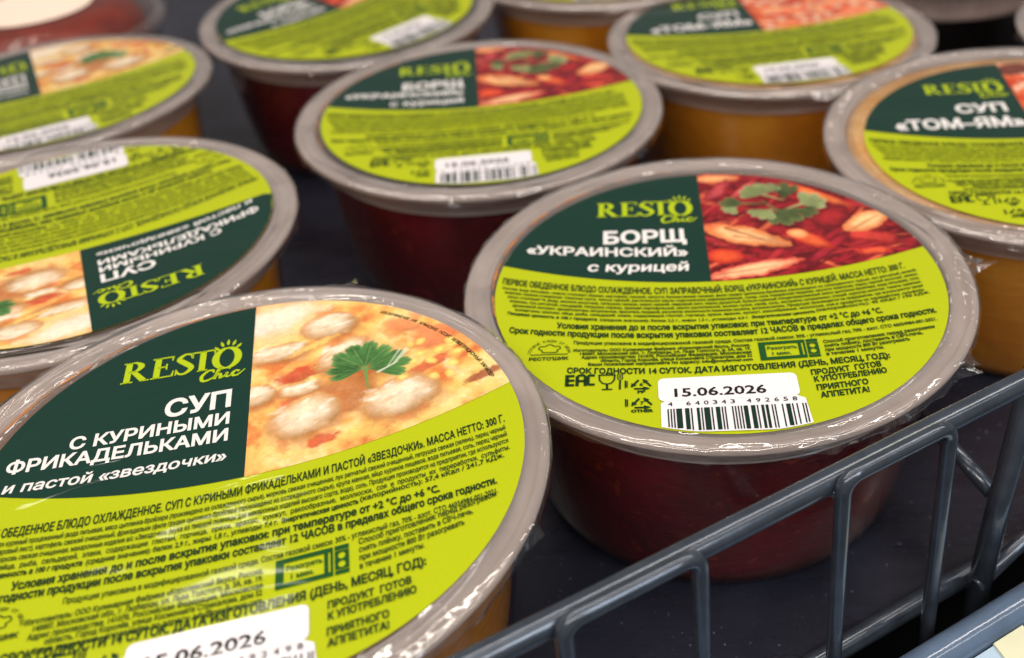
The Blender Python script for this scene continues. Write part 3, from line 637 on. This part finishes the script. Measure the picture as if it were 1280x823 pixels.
def label_art(kind):
    K = {}
    meat = kind == 'meat'
    b0, bt = (-.062, .045) if meat else (.008, .018)
    if kind == 'tom': b0, bt = -.02, .01
    bound = lambda u: b0+.25*u*u+bt*u
    sol = lambda sgn: next(u*sgn for u in np.linspace(.5, LR, 4000) if bound(u*sgn) >= math.sqrt(max(LR*LR-u*u, 0)))
    xd = -.02
    K['label'] = disc_mesh('label', LR, 0, MAT['lime'])
    X, Y, f = region(bound, sol(-1), xd, 24, 12); K['title_panel'] = grid_mesh('title_panel', X, Y, f, .0015, MAT['panel'])
    X, Y, f = region(bound, xd, sol(1), 250, 230)
    K['food_picture'] = grid_mesh('food_picture', X, Y, f, .0016, MAT['picture'], {'meat': paint_meat, 'bor': paint_borscht, 'tom': paint_tomyam}[kind](X, Y))
    # titles in white
    wsh = Sheet()
    if meat:
        wsh.text('СУП', -.305, -.083, .302, .088, .035, k=0)
        wsh.text('С КУРИНЫМИ', -.600, -.083, .212, .058, .032, k=.03)
        wsh.text('ФРИКАДЕЛЬКАМИ', -.785, -.083, .127, .058, .032, k=.05)
        wsh.text('и пастой «звездочки»', -.775, -.083, .032, .046, .022, .14, k=.055)
    elif kind == 'bor':
        wsh.text('БОРЩ', -.449, -.100, .308, .095, .038, k=.02)
        wsh.text('«УКРАИНСКИЙ»', -.769, -.100, .198, .060, .034, k=.11)
        wsh.text('с курицей', -.513, -.106, .088, .062, .028, .10, k=.09)
    else:
        wsh.text('СУП', -.36, -.10, .290, .095, .038, k=.02)
        wsh.text('«ТОМ–ЯМ»', -.70, -.05, .120, .105, .036, k=.03)
    K['title_lettering'] = wsh.mesh('title_lettering', .003, MAT['white'])
    lg = Sheet(); logo(lg, -.478, .525, .118, .435, k=.02); K['logo_lettering'] = lg.mesh('logo_lettering', .003, MAT['logo'])
    # small print
    g = Sheet(); gg = Sheet(); g.extra = .016
    if meat:
        g.k, g.t = .095, .055
        g.text('ПЕРВОЕ ОБЕДЕННОЕ БЛЮДО ОХЛАЖДЕННОЕ. СУП С КУРИНЫМИ ФРИКАДЕЛЬКАМИ И ПАСТОЙ «ЗВЕЗДОЧКИ». МАССА НЕТТО: 300 Г.', -.84, .815, -.142, .037, .006)
        for i, r in enumerate(MEAT_ROWS): g.text(r, -.825+.01*i, .812, -.179-.0315*i, .0215, .0)
        g.text('Пищевая ценность в 100 г продукта', -.80, -.47, -.305, .0210, .02); g.text('(средние значения): белки: 2,9 г., жиры: 1,8 г., углеводы: 7,4 г.', -.46, .09, -.305, .0210, .006)
        g.text('Энергетическая ценность', .10, .33, -.305, .0210, .024); g.text('(калорийность): 57,4 кКал / 241,7 кДж.', .335, .79, -.300, .0210, .006)
        g.text(USL, -.660, .577, -.348, .031, .022, k=.07); g.text(SROK, -.76, .752, -.392, .031, .022, k=.08)
        g.text(GAS, -.50, .750, -.441, .0225, .0)
        yy = [-.478, -.505, -.532, -.558, -.585]
        for i, r in enumerate(MAKER): g.text(r, [-.592, -.565, -.575, -.525, -.550][i], .053, yy[i]-.004, .0210, .004, k=.05)
        oven(gg, .088, -.558, .296, -.449, .05, .05)
        for i, r in enumerate(COOK): g.text(r, .325, [.742, .665, .635, .512][i], -.476-.031*i, .0225, .004, k=.14)
        g.text('СРОК ГОДНОСТИ 14 СУТОК. ДАТА ИЗГОТОВЛЕНИЯ (ДЕНЬ, МЕСЯЦ, ГОД):', -.635, .512, -.618, .032, .022, k=.09, t=.05)
        g.text('ПРОДУКТ  ГОТОВ', .233, .466, -.675, .026, .022, k=.11); g.text('К УПОТРЕБЛЕНИЮ', .233, .477, -.713, .026, .022, k=.11)
        g.text('ПРИЯТНОГО', .230, .398, -.765, .026, .022, k=.11); g.text('АППЕТИТА!', .230, .396, -.802, .026, .022, k=.11)
        symbols(g, -.03, -.06, .04, .05); dx, dy, st_ = -.045, -.05, .03
    else:
        rows = BOR_ROWS if kind == 'bor' else TOM_ROWS
        t1 = 'ПЕРВОЕ ОБЕДЕННОЕ БЛЮДО ОХЛАЖДЕННОЕ. СУП ЗАПРАВОЧНЫЙ: БОРЩ «УКРАИНСКИЙ» С КУРИЦЕЙ. МАССА НЕТТО: 300 Г.' if kind == 'bor' else 'ПЕРВОЕ ОБЕДЕННОЕ БЛЮДО ОХЛАЖДЕННОЕ. СУП «ТОМ-ЯМ» С КРЕВЕТКАМИ. МАССА НЕТТО: 300 Г.'
        o = 0 if kind == 'bor' else -.025
        g.k, g.t = .16, .022
        g.text(t1, -.850, .745, -.070+o, .040, .014, k=.185)
        for i, r in enumerate(rows): g.text(r, -.848+.012*i, .785, -.098+o-.0245*i, .0165, .012, k=.175-.004*i, res=1)
        g.text('Пищевая ценность в 100 г продукта', -.815, -.47, -.252, .0175, .024); g.text('(средние значения): белки: 2,2 г., жиры: 1,3 г., углеводы: 6,0 г.', -.46, .10, -.252, .0175, .010)
        g.text('Энергетическая ценность', .11, .35, -.252, .0175, .024); g.text('(калорийность): 45 кКал / 190 кДж.', .355, .80, -.246, .0175, .010)
        g.text(USL, -.622, .599, -.300, .034, .024, k=.13); g.text(SROK, -.800, .795, -.348, .034, .024, k=.13, t=.02)
        g.text(GAS, -.555, .785, -.390, .019, .012, k=.12)
        for i, r in enumerate(MAKER): g.text(r, [-.555, -.53, -.525, -.455, -.500][i], .087, -.418-.0205*i, .0165, .018, k=.06)
        oven(gg, .115, -.504, .330, -.400, .09, .02)
        for i, r in enumerate(COOK): g.text(r, .350, [.765, .715, .66, .56][i], -.437-.0235*i, .0185, .016, k=.13)
        g.text('СРОК ГОДНОСТИ 14 СУТОК. ДАТА ИЗГОТОВЛЕНИЯ (ДЕНЬ, МЕСЯЦ, ГОД):', -.575, .570, -.553, .030, .024, k=.10)
        g.text('ПРОДУКТ  ГОТОВ', .280, .530, -.607, .028, .024, k=.15); g.text('К УПОТРЕБЛЕНИЮ', .285, .542, -.645, .028, .024, k=.15)
        g.text('ПРИЯТНОГО', .287, .467, -.690, .028, .024, k=.15); g.text('АППЕТИТА!', .294, .463, -.730, .028, .024, k=.15)
        symbols(g, 0, 0, 0, 0); dx, dy, st_ = 0, 0, .02
    if meat:
        line = 'ИЗОБРАЖЕНИЕ НА УПАКОВКЕ НОСИТ ИЛЛЮСТРАЦИОННЫЙ ХАРАКТЕР'
        for i, ch in enumerate(line):
            if ch == ' ': continue
            a = math.radians(57-i*.80); v, f = text_geo(ch, .015, 1); v = v*.021; v[:, 0] -= v[:, 0].mean(); rr = a-math.pi/2
            v = np.stack([v[:, 0]*math.cos(rr)-v[:, 1]*math.sin(rr), v[:, 0]*math.sin(rr)+v[:, 1]*math.cos(rr)], 1)+[.825*math.cos(a), .825*math.sin(a)]
            g.add(v, f)
    K['small_print'] = g.mesh('small_print', .003, MAT['ink'])
    K['microwave_icon'] = gg.mesh('microwave_icon', .003, MAT['greenink'])
    # white date sticker, cut by the label edge
    st = Sheet(); R_ = LR-.004
    def rr(x0, x1, y0, y1, top=True, bot=True, r=.022):
        p = []
        for cx, cy, a0, on in ((x1-r, y1-r, 0, top), (x0+r, y1-r, 90, top), (x0+r, y0+r, 180, bot), (x1-r, y0+r, 270, bot)):
            if on: p += [(cx+r*math.cos(math.radians(a0+q)), cy+r*math.sin(math.radians(a0+q))) for q in (0, 30, 60, 90)]
            else: p.append((cx+(r if a0 in (0, 270) else -r), cy+(r if a0 < 180 else -r)))
        return p
    E_ = lambda x: -math.sqrt(R_**2-x*x)
    x0, x1, yt, ym = -.255, .228, -.578, -.700
    st.poly([(x+dx, y+dy) for x, y in rr(x0, x1, ym, yt)], 0, st_)
    xs = np.linspace(x0+.004+dx, x1+.022+dx, 14); low = [(x, max(E_(x), -.862)-st_*x) for x in xs]
    st.poly([(x0+.020+dx, ym+.001+dy), (x0+.006+dx, ym-.012+dy)]+low+[(x1+.014+dx, ym-.014+dy), (x1-.012+dx, ym+.001+dy)], 0, st_)
    K['date_sticker'] = st.mesh('date_sticker', .0035, MAT['sticker'])
    bk = Sheet(); bk.text('15.06.2026', -.200+dx, .115+dx, -.680+dy, .044, .022, k=0, t=st_)
    code = '4640343492498' if meat else '4640343492658'
    xx = np.concatenate([[-.222], np.linspace(-.160, -.010, 6), np.linspace(.045, .200, 6)])
    for c, x in zip(code, xx): bk.text(c, x-.003+dx, x+.013+dx, -.727+dy, .021, .01, k=0, t=st_)
    K['date_print'] = bk.mesh('date_print', .005, MAT['black'])
    bars = Sheet(); s = ean(code); bx0, bx1 = -.228+dx, .240+dx; mw = (bx1-bx0)/len(s); i = 0
    while i < len(s):
        if s[i] == '1':
            j = i
            while j < len(s) and s[j] == '1': j += 1
            a_, b_ = bx0+i*mw, bx0+j*mw; yb_ = E_(max(abs(a_), abs(b_)))+.004
            bars.poly([(a_, max(yb_, -.856)), (b_, max(yb_, -.856)), (b_, -.742+dy+st_*b_), (a_, -.742+dy+st_*a_)]); i = j
        else: i += 1
    K['barcode'] = bars.mesh('barcode', .005, MAT['barink'])
    return K

def remap_art(art):
    """second print layout: the text half reaches higher up the disc"""
    o = {}
    for k, me in art.items():
        if k == 'label': o[k] = me; continue
        m2 = me.copy(); n = len(m2.vertices); c = np.zeros(n*3); m2.vertices.foreach_get('co', c); c = c.reshape(-1, 3)
        u, v = c[:, 0], c[:, 1]; h = np.sqrt(np.maximum(LR*LR-u*u, 1e-5)); s_ = v/h
        b1 = np.clip((-.062+.25*u*u+.045*u)/h, -.9, .985); b2 = np.clip((.185-.13*u*u+.02*u)/h, -.9, .985)
        s2 = np.where(s_ > b1, b2+(s_-b1)*(1-b2)/(1-b1), -1+(s_+1)*(b2+1)/(b1+1)); c[:, 1] = s2*h
        m2.vertices.foreach_set('co', c.ravel()); m2.update(); o[k] = m2
    return o

# ------------------------------------------------------------------ bowl meshes
TUBH = .93
tub_prof = [(.912, -.045), (.905, -.06), (.902, -.135), (.884, -.150), (.880, -.17), (.862, -.34), (.835, -.56), (.805, -.75), (.786, -.84), (.762, -.895), (.72, -.925), (.66, -.93), (.63, -.915), (0.001, -.91)]
rim_prof = [(.888, -.16), (.889, -.04), (.892, -.008), (.898, .003), (.906, .006), (.913, .004), (.919, -.004), (.958, -.004), (.965, .002), (.974, .008), (.986, .008), (.995, .003), (1.0, -.005), (1.0, -.014), (.997, -.022), (.990, -.026), (.984, -.022), (.972, -.012), (.915, -.015), (.912, -.05)]
MESH = {}
def cached(key, fn):
    if key not in MESH: MESH[key] = fn()
    return MESH[key]
def to_mesh(name, vf, mat, smooth=True):
    me = bpy.data.meshes.new(name); me.from_pydata([tuple(v) for v in vf[0]], [], [tuple(f) for f in vf[1]]); me.update()
    if smooth: me.polygons.foreach_set('use_smooth', [True]*len(me.polygons))
    me.materials.append(mat); return me
def soup_mesh(kind, mat, level):
    pr = [(r-.016, z) for r, z in tub_prof if z < level-.005]
    # radius at the level
    for (r0, z0), (r1, z1) in zip(tub_prof, tub_prof[1:]):
        if z1 <= level <= z0 and z0 != z1: rl = r0+(r1-r0)*(level-z0)/(z1-z0); break
    rl -= .016; pr = [(.001, level), (rl*.5, level), (rl*.97, level), (rl, level-.008)]+[p for p in pr if p[1] > -.90]+[(.66, -.905), (.001, -.905)]
    if kind == 'tom': pr = [(.001, -.012), (.884, -.012), (.886, -.04)]+pr[3:]
    return to_mesh('soup', lathe(pr, 72), mat)
def hashf(a, seed):
    v = 0
    for k, (fq, am) in enumerate(((3, .5), (7, .7), (13, .8), (23, .8), (37, .8), (61, .6))): v += am*math.sin(a*fq+seed*(k+1.7)*2.3)
    return v/3
def film_mesh(seed, tabs, skirt=.07):
    prof = [(.86, .005), (.893, .009), (.93, .009), (.972, .011), (.990, .012), (1.003, .005), (1.008, -.012), (1.008, -.028), (1.007, -.044)]
    def wob(a, j, r, z):
        if j < 3: return r, z
        d = hashf(a, seed); d2 = hashf(a*1.7, seed+3); e = 0
        for ta, tw, tl in tabs:
            q = (a-ta+math.pi) % (2*math.pi)-math.pi; e += tl*math.exp(-(q/tw)**2)*(1+.5*math.sin(a*97))
        if j <= 5: return r+.003*d*(j-2)*.4+e*.12*(j-2), z+.002*d2*(j-2)*.4
        k = (j-5)/3
        return r+.004*d*k+e*k*1.0, z*(1+.22*d2*k)-.005*d*k+e*.5*k
    return to_mesh('sealing_film', lathe(prof, 360, wob), MAT['film'])
TILT = {'A': (-1.19, 2.765, .058, -.008, .041), 'B': (.473, 3.745, .001, -.014, .031), 'C': (-.561, 5.688, -.033, -.028, .021), 'D': (-2.326, 4.401, .071, -.018, .010),
        'E': (-3.224, 6.322, .019, .008, -.011), 'F': (-1.554, 7.529, -.009, -.019, .039), 'G': (1.188, 6.582, -.06, -.011, -.006), 'H': (2.158, 4.797, .002, .018, .034),
        'I': (.25, 8.12, 0, 0, 0), 'L': (3.55, 5.95, 0, 0, 0)}
SOUP = {'meat': ('broth', -.12), 'bor': ('borscht', -.13), 'tom': ('tomyam', -.06)}
def bowl(key, kind, rot, loff, label, group, seed, tabs, lscale=1.0):
    cx, cy, dz, sx, sy = TILT[key]
    name = {'meat': 'meatball_soup_bowl', 'bor': 'borscht_bowl', 'tom': 'tom_yam_soup_bowl'}[kind]
    root = empty(name, (cx, cy, dz)); n = Vector((-sx, -sy, 1)).normalized()
    q = Vector((0, 0, 1)).rotation_difference(n) @ Matrix.Rotation(math.radians(rot), 3, 'Z').to_quaternion()
    root.rotation_mode = 'QUATERNION'; root.rotation_quaternion = q
    tag(root, label, 'soup bowl', group)
    zs = (dz-TZ-.012)/TUBH
    o = link('tub', cached('tub', lambda: to_mesh('tub', lathe(tub_prof, 96), MAT['tub'])), root); o.scale = (1, 1, zs)
    mk, lv = SOUP[kind]; o = link('soup', cached('soup'+kind, lambda: soup_mesh(kind, MAT[mk], lv)), root); o.scale = (1, 1, zs)
    link('rim', cached('rim', lambda: to_mesh('rim', lathe(rim_prof, 160), MAT['rim'])), root)
    link('sealing_film', film_mesh(seed, [(math.radians(a-rot), w, l) for a, w, l in tabs]), root)
    link('lid_film', cached('lid', lambda: disc_mesh('lid_film', .895, .002, MAT['lidfilm'])), root)
    art = cached('art'+kind, lambda: label_art(kind))
    if key == 'D': art = remap_art(art)
    lo = Matrix.Rotation(math.radians(-rot), 2) @ Vector(loff)
    lab = link('label', art['label'], root); lab.location = (lo.x, lo.y, .010); lab.scale = (lscale, lscale, 1)
    for k, me in art.items():
        if k != 'label': link(k, me, lab)
    # oil smear between label and rim on the far left
    if kind != 'tom':
        def smear():
            vs, fs = [], []; N = 70
            for i in range(N+1):
                a = math.radians(95+115*i/N); wv = .006+.005*math.sin(i*.7)+.004*math.sin(i*1.9); env = math.sin(math.pi*i/N)**.5
                for r in (.886-.5*wv*env-.001, .886+.5*wv*env+.001): vs.append((r*math.cos(a), r*math.sin(a), .0005+.004*0))
            for i in range(N): fs.append((2*i, 2*i+1, 2*i+3, 2*i+2)[::-1])
            return to_mesh('oil_smear', (vs, fs), MAT['fatline'])
        o = link('oil_smear', cached('smear', smear), root); o.rotation_euler = (0, 0, math.radians(-rot)); o.location.z = .0045
    return root
GM, GB, GT = 'chicken meatball soup bowls on the shelf', 'borscht bowls on the shelf', 'tom yam soup bowls on the shelf'
D = math.degrees
bowl('A', 'meat', 9.6, (.045, .010), 'largest nearest soup bowl, its upright label showing meatballs and one parsley leaf', GM, 3, [(78, .06, .05), (-60, .05, .03), (-20, .04, .02), (20, .03, .015)])
bowl('B', 'bor', -3.1, (-.001, -.05), 'sharp borscht bowl right behind the wire fence, barcode dated 15.06.2026 readable', GB, 8,
     [(-1, .05, .09), (-38, .05, .06), (-100, .02, .03), (-138, .08, .05), (-75, .02, .02), (-60, .03, .025)])
bowl('C', 'bor', 4.0, (.015, .0), 'blurred borscht bowl in the middle, right behind the sharp borscht bowl', GB, 14, [(-95, .04, .03), (-35, .08, .03)])
bowl('D', 'meat', -156.85, (.015, .008), 'meatball soup bowl whose label reads upside down, barcode at its far side', GM, 21, [(-60, .10, .05), (-35, .06, .04)])
bowl('E', 'meat', 26.0, (.03, .02), 'blurred meatball soup bowl in front of the red container with a white disc', GM, 27, [(-80, .1, .02)])
bowl('F', 'bor', 45.0, (-.02, .02), 'most blurred borscht bowl, its label turned anticlockwise, cut by the top edge', GB, 33, [(-90, .1, .02)])
bowl('G', 'tom', 6.0, (-.006, .03), 'blurred tom yam bowl behind the two borscht bowls, orange broth showing under its rim', GT, 38, [(-80, .1, .03)])
bowl('H', 'tom', -5.5, (.013, -.06), 'tom yam bowl cut by the right edge, beige soup ring around its label', GT, 44, [(-110, .12, .04), (-150, .05, .03)], .95)
bowl('I', 'tom', 0.0, (0, 0), 'orange soup bowl at the top edge, only its front rim and side showing', GT, 50, [(-90, .1, .02)])
bowl('L', 'tom', 20.0, (0, 0), 'soup bowl at the far right edge of which only a sliver of pale rim shows', GT, 55, [])

# ------------------------------------------------------------------ the two other containers
def container(name, loc, label, cat):
    r = empty(name, loc); tag(r, label, cat); return r
c = container('salad_container', (-3.95, 8.05, 0), 'round container of dark red salad with a plain white disc on its lid', 'food container')
link('white_disc', disc_mesh('white_disc', .43, .035, MAT['discwhite']), c)
link('salad', to_mesh('salad', lathe([(.001, .02), (.50, .02), (.62, -.01), (.72, -.09), (.75, -.20), (.74, -.40), (.70, -.80), (.001, -.80)], 72), MAT['salsa']), c)
link('clear_lid', to_mesh('clear_lid', lathe([(.001, .030), (.52, .030), (.66, .0), (.78, -.10), (.86, -.12), (.90, -.13), (.90, -.19), (.87, -.20)], 96), MAT['tub']), c)
link('lid_rim', to_mesh('lid_rim', lathe([(.83, -.115), (.85, -.10), (.89, -.10), (.91, -.13), (.905, -.18)], 96), MAT['film']), c)
link('tub', to_mesh('tub', lathe([(.88, -.20), (.84, -.26), (.80, -.60), (.77, -.90), (.73, -.94), (.001, -.94)], 96), MAT['tub']), c)
c = container('black_deli_tub', (2.54, 7.63, 0), 'black round tub with a cloudy grey lid at the top right edge', 'food container')
link('lid', to_mesh('lid', lathe([(.001, .0), (.55, .0), (.66, .02), (.75, .02), (.785, .0), (.785, -.03)], 96), MAT['rim']), c)
def rib(a, j, r, z): return (r+.003*math.sin(a*90), z) if 0 < j < 4 else (r, z)
link('lid_skirt', to_mesh('lid_skirt', lathe([(.785, -.028), (.77, -.04), (.77, -.16), (.78, -.19), (.76, -.20)], 480, rib), MAT['greyclear']), c)
link('tub', to_mesh('tub', lathe([(.75, -.19), (.73, -.22), (.69, -.60), (.65, -.90), (.62, -.94), (.001, -.94)], 96), MAT['blacktub']), c)

# ------------------------------------------------------------------ wire fence
fence = empty('wire_fence', tuple(fpt(0, 0, TZ))); f0 = Vector(fence.location)
tag(fence, 'dark grey wire fence of bent hoops welded to a thick top rail', 'wire fence')
def fpart(name, path, r, **kw):
    vf = tube([Vector(p)-f0 for p in path], r, **kw); return mesh_obj(name, vf[0], vf[1], MAT['wire'], fence, True)
fpart('top_rail', [fpt(-2+i*.25) for i in range(28)], .040, seg=18)
def hoop(s0, s1):
    r = .055; zt = .052; off = -.062; pts = []
    def arc(cs, a0, a1, sg):
        for i in range(7):
            a = math.radians(a0+(a1-a0)*i/6); pts.append(fpt(cs+sg*r*math.cos(a), off, zt-r+r*math.sin(a)))
    for z in np.linspace(-1.02, zt-r-.02, 6): pts.append(fpt(s0, off, z))
    arc(s0+r, 180, 90, 1); 
    for s_ in np.linspace(s0+r+.03, s1-r-.03, 5): pts.append(fpt(s_, off, zt))
    arc(s1-r, 90, 0, 1)
    for z in np.linspace(zt-r-.02, -1.02, 6): pts.append(fpt(s1, off, z))
    fpart('hoop', pts, .0265)
    for s_ in (s0, s1):       # weld beads where hoop and rail touch
        bm = bmesh.new(); bmesh.ops.create_icosphere(bm, subdivisions=2, radius=.022)
        rs = random.Random(int(s_*100))
        for v in bm.verts: v.co = v.co*(1+rs.uniform(-.25, .25))
        me = bpy.data.meshes.new('weld_bead'); bm.to_mesh(me); bm.free(); me.materials.append(MAT['wire'])
        me.polygons.foreach_set('use_smooth', [True]*len(me.polygons))
        o = link('weld_bead', me, fence); o.location = fpt(s_+(.028 if s_ == s0 else -.028)*0, -.03, -.022)-f0
per = .965
for i in (-2, -1, 0, 1): hoop(.125+i*per, .565+i*per)
fpart('base_rail', [fpt(-2+i*.25, .075, TZ+.012) for i in range(28)], .042, seg=16)
# corner post and cross rod
fpart('post', [(1.300, 2.850, -1.0), (1.395, 2.960, -.5), (1.487, 3.057, -.1), (1.52, 3.09, .0)], .043)
fpart('cross_rod', [(1.27, 3.52, -.585), (1.318, 3.389, -.60), (1.40, 3.06, -.60)], .030)
fpart('cross_rod', [(1.30, 2.855, -.86), (1.62, 3.10, -.84), (2.2, 3.40, -.80)], .030)

# price rail in front, with cards in it
rail = empty('price_rail', tuple(fpt(0, -.30, -.95))); r0 = Vector(rail.location)
tag(rail, 'glossy blue-grey plastic price rail running along the shelf edge at the lower right', 'price rail')
path = [fpt(-2+.2*i, -.205, -.825)-r0 for i in range(35)]
vf = tube(path, .062, 24); mesh_obj('tube', vf[0], vf[1], MAT['railblue'], rail, True)
def slab(a, b, off0, z0, off1, z1, th=.01):
    P = [fpt(a, off0, z0), fpt(b, off0, z0), fpt(b, off1, z1), fpt(a, off1, z1)]; n = (P[1]-P[0]).cross(P[3]-P[0]).normalized()*th
    vs = P+[p-n for p in P]; return vs, [(0, 1, 2, 3), (7, 6, 5, 4), (0, 4, 5, 1), (1, 5, 6, 2), (2, 6, 7, 3), (3, 7, 4, 0)]
v, f = slab(-2, 5, -.262, -.86, -.75, -1.05); mesh_obj('holder_strip', [p-r0 for p in v], f, MAT['railblue'], rail)
cards = [(1.36, 1.66, -.270, -.835, 'tagblue', 'pale blue price card, left of the cream cards in the price rail'), (1.62, 1.76, -.270, -.822, 'tagcream', 'cream price card standing between two blue cards in the price rail'),
         (1.70, 2.2, -.275, -.832, 'tagblue', 'pale blue price card at the bottom right corner of the view')]
for a, b, o_, z, m, lb in cards:
    t0 = fpt(a, o_, z); v, f = slab(a, b, o_, z, o_-.42, z-.17, .012); e = mesh_obj('price_card', [p-t0 for p in v], f, MAT[m]); e.location = t0
    tag(e, lb, 'price card', 'price cards in the rail')

rs = random.Random(5); vs, fs = [], []
for i in range(420):
    s_, b_ = rs.uniform(-1, 3.6), rs.uniform(.16, 1.6)+rs.random()**2*2; p = fpt(s_, b_, TZ+.0015); r = rs.uniform(.0015, .005)
    k = rs.randint(4, 6); n0 = len(vs); a0 = rs.uniform(0, 6)
    for j in range(k): vs.append(p+Vector((math.cos(a0+6.283*j/k)*r*rs.uniform(.5, 1.4), math.sin(a0+6.283*j/k)*r*rs.uniform(.5, 1.4), 0)))
    vs.append(p+Vector((0, 0, r*.7)))
    for j in range(k): fs.append((n0+j, n0+(j+1) % k, n0+k))
tag(mesh_obj('dust', vs, fs, simple('pale_dust', lin(120, 118, 124), .8)), 'pale dust specks and crumbs lying on the dark shelf floor', 'dust', kind='stuff')

# ------------------------------------------------------------------ scale the whole place to metres
done = set()
for o in list(scene.objects):
    if o.type in {'CAMERA', 'LIGHT'}: continue
    o.location = o.location*S
    if o.type == 'MESH' and o.data.name not in done:
        done.add(o.data.name); o.data.transform(Matrix.Scale(S, 4))
